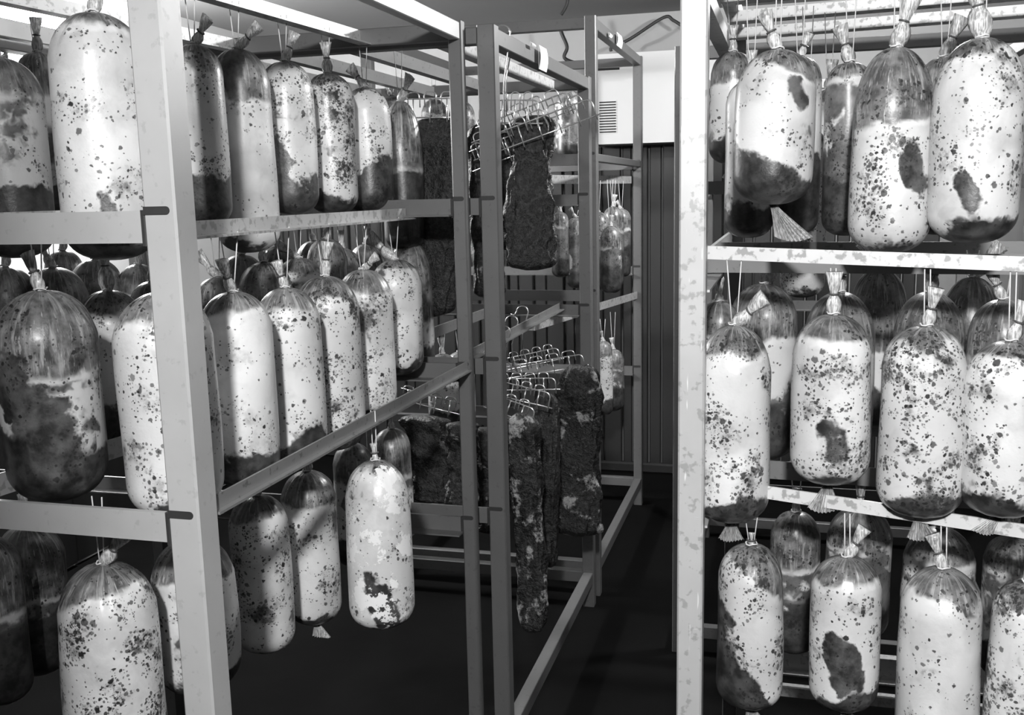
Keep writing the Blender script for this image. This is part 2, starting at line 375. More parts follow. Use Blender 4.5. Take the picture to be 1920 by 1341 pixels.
# right rack: rails run across
FB = ((-.135, 1.690), (.93, 1.500))
def railx(label, pa, pb, xa, xb, **k):
    a = Vector(pa); b = Vector(pb); d = (b-a)/(b.x-a.x); return rail(label, a+d*(xa-a.x), a+d*(xb-a.x), **k)
p1 = on_line(1328, 461, *FB); p2 = on_line(1920, 481, *FB)
railx('bright front rail under the big top sausages, right rack', p1, p2, -.158, .93, mat='railB', hgt=.022, flange=.034)
p3 = on_line(1470, 916, *FB); p4 = on_line(1872, 976, *FB)
railx('bright slanting rail with fan-shaped casing ends before it, right rack', p3, p4, -.158, .93, mat='railB', hgt=.022, flange=.034)
for i, (yy, lb) in enumerate(((2.06, 'nearest top rail of the right rack, overhead'), (2.32, 'second top rail of the right rack'), (2.60, 'third top rail of the right rack, bright edged'), (2.88, 'farthest top rail of the right rack, bright edged'))):
    rail(lb, (-.155, yy+.02, 2.088), (.94, yy-.12, 2.088), 'railB', hgt=.026, flange=.05)
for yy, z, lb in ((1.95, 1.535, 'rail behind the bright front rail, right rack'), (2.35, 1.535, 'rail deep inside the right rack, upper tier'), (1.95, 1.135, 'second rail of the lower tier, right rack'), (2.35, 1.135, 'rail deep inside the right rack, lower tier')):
    rail(lb, (-.155, yy, z), (.94, yy-.1, z), 'rail_shade')
partB('side_beam', MB().box(-.160, -.130, 1.66, 2.95, 1.955, 1.985))
partB('back_beam', MB().box(-.12, .90, 2.985, 3.015, .185, .255).box(-.12, .90, 2.955, 2.985, .185, .190))
partB('back_beam', MB().box(-.12, .90, 2.985, 3.015, .10, .13))

# ------------------------------------------------------------------ sausages
rng = random.Random(7)
def casing(R, L, seed, seg, rings, taper, shoulder):
    rg = random.Random(seed); f1, f2, f3 = (rg.uniform(0, 6.28) for _ in range(3))
    pl = [rg.uniform(.35, 1.0) for _ in range(40)]; npl = rg.choice((15, 17, 19))
    hb = R*.80; ht = R*shoulder; rn = .007
    zs = []
    nb = rings//4; ntp = rings//3; nm = rings-nb-ntp
    zs += [hb*(1-math.cos(PI/2*i/nb)) for i in range(nb)]
    zs += [hb+(L-hb-ht)*i/nm for i in range(nm)]
    zs += [L-ht+ht*math.sin(PI/2*i/ntp) for i in range(ntp+1)]
    vs = []; zs = zs[1:]
    for z in zs:
        if z < hb: r = R*max(0, 1-((hb-z)/hb)**2.3)**(1/2.3); u = 0
        elif z > L-ht: u = (z-(L-ht))/ht; r = R*(.70*math.sqrt(max(0, 1-u**2.3))+.30*(1-u)) + rn*u
        else: r = R; u = 0
        r *= (1+.03*math.sin(PI*z/L)) * (1+taper*(.5-z/L))
        for k in range(seg):
            q = 2*PI*k/seg
            rr = r*(1+.022*math.sin(2*q+f1+2.5*z/L)+.014*math.sin(3*q+f2-5*z/L)+.008*math.sin(9*z/L+f3+q))
            if u > .15:
                s_ = min(1, (u-.15)/.5)
                rr *= 1+.075*s_*pl[int(k*npl/seg)]*math.sin(npl*q)
            if z < hb*.6: rr *= 1+.03*math.sin(11*q+f2)*(1-z/(hb*.6))
            vs.append((rr*math.cos(q), rr*math.sin(q), z))
    n = len(zs); fs = []
    for i in range(n-1):
        for k in range(seg):
            a = i*seg+k; b = i*seg+(k+1) % seg; fs.append((a, b, b+seg, a+seg))
    o = len(vs); vs.append((0, 0, 0)); vs.append((0, 0, L))
    fs += [(o, (k+1) % seg, k) for k in range(seg)]
    fs += [(o+1, (n-1)*seg+k, (n-1)*seg+(k+1) % seg) for k in range(seg)]
    return MB().add(vs, fs)
def tail_mesh(sc, lean, leany, rg):
    """gathered casing end: collar, bulb, second tie and flared end along a bent path"""
    ln = .060*sc; n = 13; pts = []; rad = []
    prof = [(0, .0085), (.05, .0060), (.12, .0075), (.25, .0102), (.38, .0106), (.50, .0088), (.58, .0058), (.62, .0050), (.68, .0062), (.78, .0078), (.90, .0092), (1.0, .0100)]
    mb = MB(); seg = 12; vs = []
    ux = Vector((math.sin(lean), math.sin(leany), max(.25, math.cos(lean)))).normalized()
    f = rg.uniform(0, 6)
    for (t, r) in prof:
        bend = t*t*.55+t*.45
        c = Vector((0, 0, ln*t*.25)) + ux*(ln*bend*.85)
        t_ = (Vector((0, 0, 1))*(1-t)+ux*t).normalized(); a = t_.cross(Vector((0, 1, 0.01))).normalized(); b = t_.cross(a)
        fl = 1 if t < .7 else 1+.25*(t-.7)/.3
        for k in range(seg):
            q = 2*PI*k/seg; rr = r*sc*(1+(.14*math.sin(5*q+f+4*t)+.09*math.sin(9*q+2*f-5*t))*(1 if t > .6 else .8))
            vs.append(c + a*(rr*fl*math.cos(q)) + b*(rr*.8/fl*math.sin(q)))
    m_ = len(prof)
    fs = [(i*seg+k, i*seg+(k+1) % seg, (i+1)*seg+(k+1) % seg, (i+1)*seg+k) for i in range(m_-1) for k in range(seg)]
    fs += [tuple(range(seg-1, -1, -1)), tuple(range((m_-1)*seg, m_*seg))]
    mb.add(vs, fs)
    c2 = Vector((0, 0, ln*.62*.25)) + ux*(ln*(.62*.62*.55+.62*.45)*.85)
    return mb, c2, ux
def ring_mesh(c, ax, r, rr, seg=12):
    ax = Vector(ax).normalized(); a = ax.cross(Vector((.3, 1, .1))).normalized(); b = ax.cross(a)
    pts = [Vector(c)+a*(r*math.cos(2*PI*i/seg))+b*(r*math.sin(2*PI*i/seg)) for i in range(seg+1)]
    return MB().tube(pts, rr, 5, caps=False)
def fan_mesh(sc, lean, rg):
    """flat pleated casing end under the sausage"""
    mb = MB(); n = 18; h = .036*sc; vs = []; rows = 5
    for i in range(rows+1):
        t = i/rows; wv = .0045+(.0150*sc)*t**1.25
        for k in range(n+1):
            a = (k/n-.5)*2; y = (.001+.0025*t)*(1 if k % 2 else -1)+.004*t*math.sin(3*a+lean*4)
            vs.append((a*wv+h*t*math.tan(lean), y, .003-h*t*(1-.14*a*a)))
    fs = [(i*(n+1)+k, i*(n+1)+k+1, (i+1)*(n+1)+k+1, (i+1)*(n+1)+k) for i in range(rows) for k in range(n)]
    vs2 = [(x, y+.0016, z) for x, y, z in vs]; o = len(vs)
    fs2 = [tuple(j+o for j in reversed(f)) for f in fs]
    W = n+1; edge = [(rows*W+k, rows*W+k+1) for k in range(n)]+[(i*W+n, (i+1)*W+n) for i in range(rows)]
    ef = [(a, b, b+o, a+o) for a, b in edge]+[((i+1)*W, i*W, i*W+o, (i+1)*W+o) for i in range(rows)]
    return mb.add(vs+vs2, fs+fs2+ef)
SEED = [10]
def sausage(label, xc, yt, yb, wpx, place, top=None, cap=(.14, .12, .0), mix=(.35, .25), spot=(0, 0, 0), flake=0, tail=(20, 10, 1.0), fan=None, v=.010, hi=True, group=None, taper=.04, shoulder=.95, lean=0, cone=None, dx=0):
    """xc, yt, yb, wpx: photo pixels of the neck, the foot and the width; place: world Y or a rail line"""
    ym = yt+(yb-yt)*.15
    P = on_line(xc, ym, *place) if isinstance(place, tuple) else atY(xc, ym, place)
    Z = depth(P); Rr = wpx*.5*Z/F_PX*.97
    zt = atY(xc, yt, P.y).z; zb = atY(xc, yb, P.y).z
    # bottom edge that shows is the near rim of the rounded foot: correct for the view from above / below
    L = zt-zb
    SEED[0] += 1; sd = SEED[0]; rg = random.Random(sd)
    root = tag(empty('cured_sausage', (P.x, P.y, zb)), label, 'sausage', group)
    root.rotation_euler = (0, R_(lean), 0)
    c = casing(Rr, L, sd, 48 if hi else 28, 44 if hi else 26, taper, shoulder).build('casing', 'sausage', root, True)
    c['cap'] = [float(q) for q in cap]; c['mix'] = [float(mix[0]), float(mix[1]), float(sd % 37)*.37+(mix[2] if len(mix) > 2 else 0)]
    c['dim'] = [Rr, L, 0.0]; c['spot'] = [float(q) for q in spot]; c['flake'] = float(flake)
    tm, c2, ux = tail_mesh(tail[2]*(1.0 if Rr > .045 else .85), R_(tail[0]), R_(tail[1]), rg)
    t_ = tm.build('neck', 'film', root, True, (0, 0, L-.004))
    if hi: ring_mesh(c2, ux, .0072, .0016).build('clip', 'clip', t_, True)
    if top is None: top = LV[0]-.03
    H = max(.03, top-zt)
    if top > 0:
        mb = MB()
        if H > .012:
            mb.tube([(-.004, -.002, L+.004), (-v-.004, .004, L+H)], .0011, 5)
            mb.tube([(.004, -.002, L+.004), (v, .002, L+H)], .0011, 5)
        ring = [(.0095*math.cos(q*PI/5), .0095*math.sin(q*PI/5), L+.003+.0015*math.sin(q*1.7)) for q in range(11)]
        mb.tube(ring, .0014, 5, caps=False)
        mb.build('twine', 'twine', root, True)
    if fan is not None: fan_mesh(fan[1], R_(fan[0]), rg).build('casing_end', 'film', root)
    return root
Sg = sausage
# left rack, top row
Sg('big overexposed white sausage at top left before the front post', 180, 24, 488, 178, 1.34, 2.05, (.13, .05, .03), (.42, .06), (.75, .12, .28), tail=(15, 20, 1.1))
Sg('grey sausage cut by the left photo edge, top row', 2, 108, 484, 148, 1.50, 2.05, (.35, .20, .05), (.25, .85), tail=(-30, 0, 1))  # patch raised so the colour carries the shade here
Sg('dark sausage tucked behind the big front-left one, top row', 74, 98, 405, 84, 1.95, 2.05, (.25, .3, .0), (.2, .8), tail=(5, 0, 1.2))
Sg('sausage half hidden by the right side of the left front post', 366, 84, 425, 104, TOP1, 2.05, (.34, .12, -.10), (.5, .28), tail=(45, 0, 1))
Sg('pale sausage with a dark peppered shoulder, top row', 448, 92, 474, 116, TOP1, 2.05, (.06, .24, -.05), (.10, .10), (.2, .85, .35), tail=(55, 10, 1.15), shoulder=1.1)
Sg('marbled sausage with dark left half, third right of the front post', 536, 116, 402, 104, TOP1, 2.05, (.20, .08, .05), (.6, .50), (-.60, .45, 1.0), tail=(25, 10, 1.1))
Sg('speckled sausage with upright tied neck, top row', 616, 138, 402, 96, TOP1, 2.05, (.15, .08, -.04), (1.4, .50), tail=(0, 0, 1.15))
Sg('sausage with bent neck and dark lower right, end of top row', 686, 164, 398, 92, TOP1, 2.05, (.30, .06, .18), (.7, .5), tail=(-45, 0, 1.1))
Sg('wrinkled dark sausage beside the first wire hanger', 752, 190, 470, 78, 2.66, 2.05, (.75, .45, 0), (.1, .9), tail=(40, -20, 1.3), shoulder=2.4)
# left rack, middle row on the stained rail
G1 = 1.605
Sg('large white sausage next to the front post, middle row', 440, 548, 906, 136, RAIL1, G1, (.20, .09, .04), (.25, .20), tail=(-5, -30, 1), v=.016)
Sg('sausage with pepper band below, second of the middle row', 538, 540, 872, 126, RAIL1, G1, (.20, .12, .03), (.62, .22), tail=(-10, -20, .9), v=.014)
Sg('heavily speckled sausage, third of the middle row', 612, 518, 842, 122, RAIL1, G1, (.14, .12, 0), (1.6, .25), tail=(8, 0, 1.15), v=.014)
Sg('white sausage with a grey foot, fourth of the middle row', 682, 506, 780, 106, RAIL1, G1, (.16, .13, -.05), (.5, .30), tail=(60, -10, .9), v=.014)
Sg('short sausage with long bent neck, end of the middle row', 742, 487, 702, 97, RAIL1, G1, (.08, .07, 0), (.6, .18), (-.3, .18, .35), tail=(-60, 0, 1.5), v=.013)
# left rack, inside
DK = dict(hi=False)
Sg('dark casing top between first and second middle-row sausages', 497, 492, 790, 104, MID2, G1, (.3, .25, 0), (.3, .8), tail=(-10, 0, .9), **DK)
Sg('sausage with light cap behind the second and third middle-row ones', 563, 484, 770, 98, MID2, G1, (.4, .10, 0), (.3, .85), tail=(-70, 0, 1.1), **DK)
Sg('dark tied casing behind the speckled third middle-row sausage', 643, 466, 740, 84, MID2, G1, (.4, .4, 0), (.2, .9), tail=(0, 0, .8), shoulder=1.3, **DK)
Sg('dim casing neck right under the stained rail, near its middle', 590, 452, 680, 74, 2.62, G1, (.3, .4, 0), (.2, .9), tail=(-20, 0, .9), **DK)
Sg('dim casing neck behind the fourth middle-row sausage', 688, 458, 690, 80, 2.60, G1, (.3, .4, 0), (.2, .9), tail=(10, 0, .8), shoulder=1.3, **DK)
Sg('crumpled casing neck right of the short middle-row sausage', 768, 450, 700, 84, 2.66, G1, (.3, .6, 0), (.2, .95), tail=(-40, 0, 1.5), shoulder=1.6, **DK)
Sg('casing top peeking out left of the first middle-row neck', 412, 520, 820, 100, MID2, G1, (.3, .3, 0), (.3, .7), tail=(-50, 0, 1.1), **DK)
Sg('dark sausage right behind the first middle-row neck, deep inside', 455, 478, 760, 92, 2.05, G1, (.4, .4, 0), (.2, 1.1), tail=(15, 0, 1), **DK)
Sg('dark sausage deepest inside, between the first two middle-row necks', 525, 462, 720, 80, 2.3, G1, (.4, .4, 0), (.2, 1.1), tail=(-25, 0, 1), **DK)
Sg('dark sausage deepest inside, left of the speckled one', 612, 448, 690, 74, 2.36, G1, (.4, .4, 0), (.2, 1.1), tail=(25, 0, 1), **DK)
Sg('large shaded sausage at the left edge, middle level', 82, 545, 932, 186, 1.28, 1.62, (.32, .34, -.05), (.45, .85), (.35, .45, .6), tail=(-20, 0, 1))  # lean and caps enlarged to paint in the shade on this one
Sg('sausage with upright fan neck under the upper left beam', 205, 545, 835, 126, 1.62, 1.62, (.25, .14, .05), (.55, .40), tail=(0, 0, 1.5))
Sg('brightly lit sausage half behind the left front post, middle level', 306, 548, 960, 182, 1.305, 1.62, (.06, .11, .02), (.5, .10), tail=(0, 10, 1))
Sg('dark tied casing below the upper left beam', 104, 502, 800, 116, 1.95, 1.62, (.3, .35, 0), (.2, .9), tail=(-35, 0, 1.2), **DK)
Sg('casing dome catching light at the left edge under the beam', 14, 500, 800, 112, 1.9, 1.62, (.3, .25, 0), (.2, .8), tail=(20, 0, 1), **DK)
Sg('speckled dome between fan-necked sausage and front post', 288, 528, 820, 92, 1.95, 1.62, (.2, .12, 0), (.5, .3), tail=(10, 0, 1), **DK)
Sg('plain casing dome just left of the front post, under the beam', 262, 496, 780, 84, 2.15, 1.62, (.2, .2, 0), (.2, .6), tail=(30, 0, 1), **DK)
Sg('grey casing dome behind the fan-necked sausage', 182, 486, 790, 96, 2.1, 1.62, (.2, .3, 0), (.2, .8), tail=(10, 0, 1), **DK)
# left rack, low level
G2 = 1.205
Sg('bright speckled sausage at the bottom left corner', 198, 1058, 1430, 180, 1.27, G2, (.10, .13, .08), (1.2, .40), tail=(48, 0, 1.2), v=.008)
Sg('black-shaded sausage at far left, low level', 52, 985, 1255, 128, 1.56, G2, (.5, .45, 0), (.2, 1.5), tail=(0, 0, 1), **DK)  # this and the next: caps and lean blackened in place of shade
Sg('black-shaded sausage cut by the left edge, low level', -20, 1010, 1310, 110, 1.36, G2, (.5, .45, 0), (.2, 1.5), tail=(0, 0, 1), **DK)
Sg('sausage mostly behind the left front post, low level', 360, 1012, 1288, 152, 1.46, G2, (.2, .22, 0), (.5, .5), tail=(0, 0, 1))
Sg('dim sausage with pale foot below the slanting rail', 484, 930, 1216, 114, LOW2, G2, (.03, .13, 0), (.6, .35), tail=(20, 0, .9))
Sg('dim sausage with casing end hanging below, near the flaky one', 578, 884, 1164, 104, LOW2, G2, (.10, .18, 0), (.55, .35), tail=(20, 0, .9), fan=(20, 1.2))
Sg('white flaky sausage hanging alone from the slanting rail', 706, 864, 1171, 122, RAIL2, 1.236, (.07, .05, 0), (.40, .30), (.35, .17, .40), 1.0, tail=(-5, 0, .6), v=.003, shoulder=1.15)
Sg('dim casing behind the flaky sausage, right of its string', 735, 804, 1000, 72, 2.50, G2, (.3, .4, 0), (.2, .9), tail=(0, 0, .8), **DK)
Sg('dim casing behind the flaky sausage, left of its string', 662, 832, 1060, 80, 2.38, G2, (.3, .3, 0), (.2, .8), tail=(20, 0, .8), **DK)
# right rack, top row
Sg('sausage with big dark lower end and fan below, right rack top', 1452, 94, 384, 146, 1.66, 2.06, (.30, .11, -.16), (.55, .25), (.55, .72, .30), tail=(-25, 0, 1.0), fan=(30, 1.7), v=.002, lean=1.0)
Sg('tall sausage with dark silky shoulder, right rack top', 1678, 90, 474, 152, 1.70, 2.06, (.03, .36, .06), (.70, .16), (.45, .42, .30), tail=(18, 0, 1.3), v=.002, shoulder=1.5)
Sg('wide white sausage with grey oval near its foot, top right corner', 1838, 72, 457, 164, 1.66, 2.06, (.10, .08, .06), (.50, .10), (-.25, .21, .30), tail=(-12, 0, 1.5), v=.002, shoulder=1.25)
Sg('blotched sausage between bright post and dark-ended one, right rack', 1374, 98, 308, 84, 2.25, 2.06, (.24, .30, .05), (.4, .9), tail=(0, 0, .9), fan=(0, 1.0))
Sg('narrow pale sausage behind the dark-ended one, right rack', 1408, 150, 446, 92, 1.92, 2.06, (.22, .05, .0), (.15, .10), tail=(0, 0, 1))
Sg('dark sausage right behind the dark-ended one, right rack', 1498, 108, 440, 84, 1.98, 2.06, (.50, .15, 0), (.2, .7), tail=(25, 0, .9))
Sg('dark blotched sausage left of the silky-shouldered one', 1592, 118, 442, 88, 1.95, 2.06, (.35, .10, .0), (.5, 1.35), tail=(-20, 0, 1.3))
Sg('small sausage with knotted neck, seen through the upper right gap', 1553, 168, 420, 52, 2.55, 2.06, (.2, .1, 0), (.4, .5), tail=(5, 0, 1.3), **DK)
Sg('shaded sausage between the two widest, right rack top', 1768, 108, 440, 92, 1.98, 2.06, (.3, .2, 0), (.5, .75), tail=(25, 0, 1.4))
Sg('speckled sausage foot visible just under the bright rail', 1510, 240, 558, 84, 2.45, 2.06, (.03, .1, 0), (.8, .2), tail=(0, 0, 1), **DK)
# right rack, middle row
Sg('slanting sausage beside the bright post with tied casing, middle right', 1376, 610, 976, 138, FB, 1.545, (.13, .13, .02), (.75, .28), (.55, .11, .25), tail=(55, -10, 1.2), fan=(0, 1.15), v=.010, shoulder=1.3)
Sg('sausage with grey blotch low down, second of middle right row', 1561, 590, 906, 147, FB, 1.53, (.06, .13, -.04), (.68, .22), (.15, .27, .42), tail=(0, -5, 1.1), fan=(-5, 1.5), v=.002)
Sg('evenly peppered sausage with grey foot, third of middle right row', 1735, 612, 966, 158, FB, 1.53, (.16, .08, .02), (1.2, .15), tail=(12, -10, 1.0), fan=(10, 1.3), v=.002)
Sg('sausage cut by the right photo edge, middle right row', 1893, 640, 966, 166, FB, 1.53, (.13, .10, -.08), (.8, .30), tail=(20, 0, 1.0), fan=(-30, 1.0), v=.002)
Sg('shaded sausage behind the slanting one, middle right', 1432, 532, 860, 124, 2.02, 1.52, (.3, .3, 0), (.3, .8), tail=(45, 0, 1.2))
Sg('dark film cap directly behind the second middle right sausage', 1574, 548, 860, 128, 1.98, 1.52, (.2, .35, 0), (.4, .7), tail=(5, 0, 1), shoulder=1.2)
Sg('wrinkled casing right above the second middle right sausage', 1648, 505, 800, 104, 2.3, 1.52, (.3, .5, 0), (.2, .9), tail=(-40, 0, 1.2), shoulder=1.4)
Sg('dark film cap directly behind the third middle right sausage', 1742, 548, 860, 128, 1.95, 1.52, (.2, .30, 0), (.4, .6), tail=(10, 0, 1.1), shoulder=1.2)
Sg('crumpled casing at upper right behind the third middle right one', 1822, 520, 820, 110, 2.25, 1.52, (.3, .5, 0), (.2, .9), tail=(45, 0, 1.4), shoulder=1.5)
Sg('dark film cap behind the sausage cut by the right edge', 1880, 562, 860, 122, 1.93, 1.52, (.2, .35, 0), (.4, .7), tail=(-30, 0, 1), shoulder=1.1)
Sg('grey casing squeezed against the bright post, middle right', 1348, 566, 880, 84, 1.98, 1.52, (.2, .2, 0), (.3, .6), tail=(0, 0, .9), **DK)
# right rack, low row
Sg('sausage with dark left side, first of the low right row', 1408, 1022, 1322, 122, FB, 1.15, (.26, .14, -.22), (.85, .30), (-.75, .45, .55), tail=(0, 0, .4), fan=(20, 1.1), v=.014)
Sg('sausage with dark diagonal band, second of the low right row', 1587, 1044, 1326, 128, FB, 1.13, (.16, .13, .05), (.55, .25), (.05, .33, .50), tail=(32, 0, .95), fan=(25, 1.1), v=.002)
Sg('mostly white sausage, third of the low right row', 1766, 1066, 1430, 150, FB, 1.13, (.05, .11, -.02), (.38, .18), tail=(-22, 0, .95), v=.002)
Sg('densely peppered sausage in the bottom right corner', 1926, 1092, 1420, 128, FB, 1.13, (.1, .10, 0), (2.2, .60), tail=(10, 0, 1), v=.002)
Sg('shadowy sausage right of the first low right one', 1492, 960, 1220, 92, 2.0, 1.12, (.4, .35, 0), (.3, 1.2), tail=(0, 0, .8), **DK)  # low back row of four: extra dark lean paints the shade
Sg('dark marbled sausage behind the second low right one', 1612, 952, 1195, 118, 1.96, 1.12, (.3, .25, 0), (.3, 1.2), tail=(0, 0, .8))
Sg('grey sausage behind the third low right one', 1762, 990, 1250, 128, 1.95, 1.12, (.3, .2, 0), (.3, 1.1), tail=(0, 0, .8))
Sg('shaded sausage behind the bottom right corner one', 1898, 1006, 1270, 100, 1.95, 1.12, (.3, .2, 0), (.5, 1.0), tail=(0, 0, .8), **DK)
# far racks, small in the photo
GF = 'small sausages deep in the end rack'
for (xc, yt, yb, wd, Y, top, lb) in (
    (1131, 640, 778, 36, 4.30, 1.10, 'pale narrow sausage behind the second left rack corner post'),
    (1122, 398, 545, 42, 4.25, 1.70, 'dim sausage in the end rack, touching the corner post'), (1150, 388, 540, 40, 4.45, 1.70, 'dim sausage with bright neck in the middle of the end rack cluster'), (1165, 392, 520, 36, 4.75, 1.70, 'rightmost and farthest sausage of the end rack cluster'), (1145, 425, 550, 40, 4.05, 1.70, 'nearest and lowest sausage of the end rack cluster'),
    (1150, 655, 770, 40, 4.55, 1.10, 'dim sausage right of the pale narrow one, end rack'),
    (1066, 168, 300, 50, 4.35, 2.16, 'light sausage behind the tilted hangers, under the tag'),
    (1050, 398, 520, 34, 3.98, 1.50, 'small sausage lit behind the long dark slab'), (1080, 408, 540, 36, 4.02, 1.50, 'small sausage left of the end rack corner post'),
    (815, 186, 330, 52, 3.95, 2.16, 'pale sausage behind the level wire hanger'), (866, 190, 330, 50, 4.0, 2.16, 'pale sausage between the two narrow left posts'),
    (735, 180, 330, 56, 3.6, 2.05, 'pale sausage just right of the top row end'),
    (830, 664, 800, 58, 3.1, 1.20, 'small tied sausage above the rear cross beam'), (862, 660, 800, 56, 3.25, 1.20, 'small tied sausage hidden by the narrow rear post')):
    Sg(lb, xc, yt, yb, wd, Y, top, (.45, .3, 0) if 'dim' in lb or 'cluster' in lb else (.25, .2, 0), (.5, .35 if Y < 3.97 or Y == 4.30 else 1.5), tail=(rng.uniform(-40, 40), 0, .9), hi=False, group=None)  # high patch and larger caps paint shade on the deeper ones
for i, (xc, yt, yb, wd, Y) in enumerate(((120, 470, 700, 70, 2.25), (10, 120, 380, 90, 2.2))):
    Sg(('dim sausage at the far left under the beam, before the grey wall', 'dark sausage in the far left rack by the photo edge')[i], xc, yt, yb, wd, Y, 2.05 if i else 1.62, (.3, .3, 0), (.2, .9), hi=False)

# ------------------------------------------------------------------ meat slabs
def slab(label, xc, yt, yb, wpx, Y, thick=.045, fat=.3, seed=1, bulge=.12, narrow=0.0, lean=0):
    P = atY(xc, yt, Y); Z = depth(P); W = wpx*Z/F_PX; zb = atY(xc, yb, Y).z; H = P.z-zb
    rg = random.Random(seed); ph = [rg.uniform(0, 6.28) for _ in range(8)]
    seg, rings = 40, 60; vs = []
    for i in range(rings+1):
        t = i/rings; z = H*t
        e = 1 if t > .05 else math.sqrt(max(.08, 1-((.05-t)/.05)**2))
        e2 = 1 if t < .93 else math.sqrt(max(.02, 1-((t-.93)/.075)**2))
        wv = W/2*(1-narrow*(1-t))*(1+bulge*math.sin(4*t+ph[0])+.06*math.sin(11*t+ph[1])+.03*math.sin(23*t+ph[5]))*e*e2
        tv = thick/2*(1+.3*math.sin(6*t+ph[2])+.12*math.sin(17*t+ph[6]))*e*e2
        cx = .10*W*math.sin(3*t+ph[3]); cy = .25*thick*math.sin(4*t+ph[4])
        for k in range(seg):
            q = 2*PI*k/seg; c_, s_ = math.cos(q), math.sin(q)
            rr = 1+.08*math.sin(5*q+9*t+ph[5])+.07*math.sin(9*q-14*t+ph[7])+.06*math.sin(4*q+31*t+ph[2])+.035*rg.uniform(-1, 1)
            vs.append((cx+wv*rr*math.copysign(abs(c_)**.65, c_), cy+tv*rr*math.copysign(abs(s_)**.65, s_), z))
    fs = [(i*seg+k, i*seg+(k+1) % seg, (i+1)*seg+(k+1) % seg, (i+1)*seg+k) for i in range(rings) for k in range(seg)]
    fs += [tuple(range(seg-1, -1, -1)), tuple(range(rings*seg, (rings+1)*seg))]
    o = MB().add(vs, fs).build('meat_slab', 'meat', None, True, (P.x, P.y, zb)); o['mix'] = [seed*.61, float(fat), seed*.37]
    o.rotation_euler = (0, R_(lean), R_(rg.uniform(-15, 15)))
    return tag(o, label, 'meat')
slab('long black peppered meat slab hanging from the tilted hanger', 998, 216, 506, 84, 2.72, .05, .15, 3)
slab('dark meat slab partly behind the second rack post, beside the long black one', 950, 230, 470, 62, 2.80, .05, .45, 4)
slab('broad dark meat slab left of the narrow rear post', 803, 222, 592, 100, 2.72, .06, .10, 5, .06)
slab('narrow meat slab with pale patches reaching lowest of all', 985, 775, 1184, 56, 2.66, .05, .85, 6, .05)
slab('dark narrow meat slab tapering to a pale tip', 1024, 740, 1062, 50, 2.95, .05, .45, 7, .08, .5)
slab('broad meat slab with pale fatty foot, at the aisle', 1083, 682, 1006, 80, 3.15, .06, .72, 8, .05, -.10)
slab('brownish meat slab showing left of the narrow rear post, lower level', 862, 790, 948, 60, 2.72, .05, .55, 9, .06)
slab('black meat slab deep behind the flaky sausage', 798, 780, 940, 80, 2.9, .05, .35, 10, .08)
slab('dark meat slab glimpsed between the two left posts', 912, 230, 560, 60, 2.95, .05, .40, 11, .06)
slab('dark meat slab glimpsed low between the two left posts', 915, 800, 1000, 60, 2.95, .05, .60, 12, .06)

# ------------------------------------------------------------------ wire hangers
def hanger(label, xl, yl, xr, yr, Y, hpx, n=5, hook=None, uh=.028, yawd=0, n_up=None):
    """rounded wire frame with cross wires and raised prongs; top bar from pixel l to pixel r"""
    a = atY(xl, yl, Y); b = atY(xr, yr, Y); d = b-a; Ln = d.length; ang = -math.atan2(d.z, d.x)
    h = hpx*depth(a)/F_PX; r = .0022
    o = tag(empty('wire_hanger', a), label, 'hanger'); o.rotation_euler = (0, ang, 0)
    c = min(.016, h*.4)
    def arc(cx, cz, q0, q1, rr=c, k=5): return [(cx+rr*math.cos(q0+(q1-q0)*i/k), 0, cz+rr*math.sin(q0+(q1-q0)*i/k)) for i in range(k+1)]
    pts = [(0, 0, 0)] + arc(Ln-c, -c, PI/2, 0) + [(Ln, 0, -h-.012)]
    MB().tube(pts, r, 6).build('top_wire', 'wire', o, True)
    MB().tube([(-.01, .003, -h), (Ln+.012, .003, -h)], r, 6).build('lower_wire', 'wire', o, True)
    for i in range(n):
        x = Ln*(i+.55)/(n+.4)
        MB().tube([(x, -.003, .002), (x, -.004, -h-.014)], r*.9, 6).build('cross_wire', 'wire', o, True)
        wv = Ln/(n+1)*.42
        MB().tube([(x-wv, .004, -h*.45)] + arc(x-wv+.012, uh-.012, PI, PI/2, .012) + arc(x+wv-.012, uh-.012, PI/2, 0, .012) + [(x+wv, .004, -h*.45)], r*.9, 6).build('prong', 'wire', o, True)
    if hook is not None:
        hx, hz = hook     # world height of the rail the hook lies over, and offset along the bar
        ca, sa = math.cos(-ang), math.sin(-ang)
        H = hz-a.z; base = Vector((hx, 0, 0)); upv = Vector((math.sin(ang)*-1*-1*0, 0, 1))
        top = Vector((hx*1.0, 0, H)); rr = .021
        pts = [base, Vector((hx, 0, H*.5)), Vector((hx+rr, 0, H-.004))] + [Vector((hx+rr*math.cos(q*PI/7), 0, H+rr*.9*math.sin(q*PI/7))) for q in range(8)] + [Vector((hx-rr-.008, 0, H-.014)), Vector((hx-rr-.022, 0, H-.010))]
        M3 = Matrix.Rotation(-ang, 3, 'Y')
        pts = [base] + [base + M3 @ (p-base) for p in pts[1:]]
        MB().tube(pts, r*1.05, 6).build('hook', 'wire', o, True)
    return o
hanger('level wire hanger with raised loops left of the narrow post', 758, 186, 866, 184, 2.70, 34, 3, None, .018)
hanger('level wire hanger just right of the second rack post', 930, 188, 1010, 188, 2.68, 42, 3, None, .022)
hanger('tilted wire hanger reaching furthest into the aisle, above the long slab', 884, 268, 1108, 184, 2.66, 32, 6, (.10, 2.05), .020)
hanger('tilted wire hanger behind the longest tilted one', 892, 240, 1062, 172, 2.86, 34, 5, (.10, 2.05), .020)
hanger('tilted wire hanger lowest behind the second rack post', 880, 285, 968, 250, 2.74, 36, 3, None, .016)
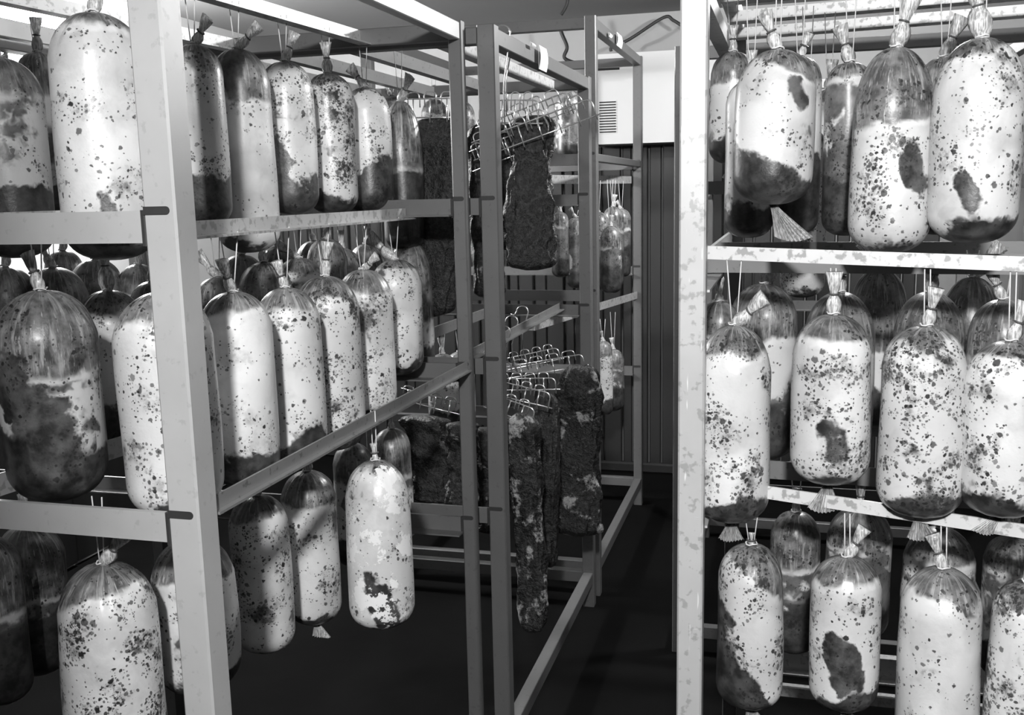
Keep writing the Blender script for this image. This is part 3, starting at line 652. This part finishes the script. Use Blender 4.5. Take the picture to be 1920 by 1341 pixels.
hanger('lower wire hanger tilted up towards the aisle', 930, 692, 1092, 664, 3.16, 22, 5, (.06, 1.225), .018)
hanger('lower wire hanger nearly level, farthest back on the hooked rail', 952, 672, 1046, 652, 3.42, 22, 4, (.06, 1.225), .018)
hanger('level lower wire hanger in the middle of the hooked rail', 930, 711, 1041, 709, 2.98, 22, 4, (.03, 1.225), .018)
hanger('lower wire hanger sloping down, second from the front', 925, 712, 1033, 738, 2.82, 28, 4, (.02, 1.225), .018)
hanger('lower wire hanger sloping down, nearest and lowest', 920, 738, 1004, 768, 2.68, 30, 3, (.01, 1.225), .018)
hanger('lower wire hanger seen between slanting rail and narrow post', 752, 728, 868, 758, 2.75, 22, 4, None, .012)

# ------------------------------------------------------------------ cooling unit on the back wall
ac = tag(empty('cooling_unit', (-.69, YB, 1.905)), 'white boxy cooling unit with a slotted grille on the back wall', 'cooling unit')
cx0, cx1, cy0, ch = -.39, .42, -.26, .475
def rbox(x0, x1, y0, y1, z0, z1, r, k=5):
    ring = []
    for (cx, cz, q) in ((x1-r, z1-r, 0), (x0+r, z1-r, PI/2), (x0+r, z0+r, PI), (x1-r, z0+r, 3*PI/2)):
        ring += [(cx+r*math.cos(q+PI/2*i/k), cz+r*math.sin(q+PI/2*i/k)) for i in range(k+1)]
    n = len(ring); vs = [(x, y0, z) for x, z in ring]+[(x, y1, z) for x, z in ring]
    return MB().add(vs, [tuple(range(n)), tuple(range(2*n-1, n-1, -1))]+[(i, (i+1) % n, (i+1) % n+n, i+n) for i in range(n)])
rbox(cx0, cx1, cy0, -.002, 0, ch, .03).build('housing', 'plastic', ac)
MB().box(cx0+.05, cx0+.19, cy0-.006, cy0+.01, ch-.085, ch-.045, .004).build('vent', 'black', ac)
gr = MB().box(cx0+.075, cx0+.175, cy0-.002, cy0+.01, .055, .235).build('grille', 'plastic', ac)
for i in range(12): MB().box(cx0+.08, cx0+.17, cy0-.006, cy0, .062+i*.0143, .0685+i*.0143).build('slot', 'black', gr)
def wirething(name, label, pts, r, mat, cat):
    pts = [Vector(p) for p in pts]; sm = []
    for i in range(len(pts)-1):
        p0, p1, p2, p3 = pts[max(i-1, 0)], pts[i], pts[i+1], pts[min(i+2, len(pts)-1)]
        for k in range(6):
            t = k/6; sm.append(.5*((2*p1)+(p2-p0)*t+(2*p0-5*p1+4*p2-p3)*t*t+(3*p1-p0-3*p2+p3)*t**3))
    sm.append(pts[-1]); b = sm[0]; mb = MB().tube([p-b for p in sm], r, 7)
    return tag(mb.build(name, mat, None, True, b), label, cat)
wirething('cable', 'black cable dangling from the ceiling above the end rack', [atY(1066, -12, 5.0), atY(1062, 10, 5.0), atY(1052, 28, 5.0)], .008, 'black', 'cable')
wirething('cable', 'black cable looping behind the tagged top beam', [atY(1049, 46, 5.5), atY(1053, 62, 5.5), atY(1063, 88, 5.5), atY(1058, 108, 5.5), atY(1078, 118, 5.5), atY(1100, 124, 5.5)], .010, 'black', 'cable')
wirething('conduit', 'thin dark conduit bent over the cooling unit', [atY(1146, 96, 5.6), atY(1148, 88, 5.6), atY(1180, 74, 5.6), atY(1244, 33, 5.6), atY(1262, 38, 5.6), atY(1278, 48, 5.6)], .009, 'weld', 'pipe')

# ------------------------------------------------------------------ paper tags on the beams
def paper(label, x0, y0, x1, y1, X, skew=.0):
    a = atX(x0, y0, X); b = atX(x1, y1, X); o = Vector((X, (a.y+b.y)/2, b.z)); H = a.z-b.z; D = abs(b.y-a.y)/2
    mb = MB(); n = 5; vs = []
    for i in range(n+1):
        t = i/n; vs += [(.002+.006*math.sin(3*t), -D+skew*t, H*t), (.002+.006*math.sin(3*t), D+skew*t, H*t)]
    fs = [(2*i, 2*i+1, 2*i+3, 2*i+2) for i in range(n)]; k = len(vs)
    mb.add(vs+[(x+.001, y, z) for x, y, z in vs], fs+[tuple(j+k for j in reversed(f)) for f in fs]+[(0, 2*n, 2*n+k, k), (1, 1+k, 2*n+1+k, 2*n+1)])
    return tag(mb.build('paper_tag', 'paper', None, False, o), label, 'tag')
paper('white paper tag hanging on the second rack top beam', 1008, 84, 1023, 136, -.716)
paper('small torn paper scrap on the second rack top beam', 992, 78, 1000, 92, -.716)
paper('white paper tag on the end rack top beam', 1155, 60, 1164, 92, -.712)
paper('small paper scrap beside the tag on the end rack beam', 1140, 60, 1145, 72, -.712)
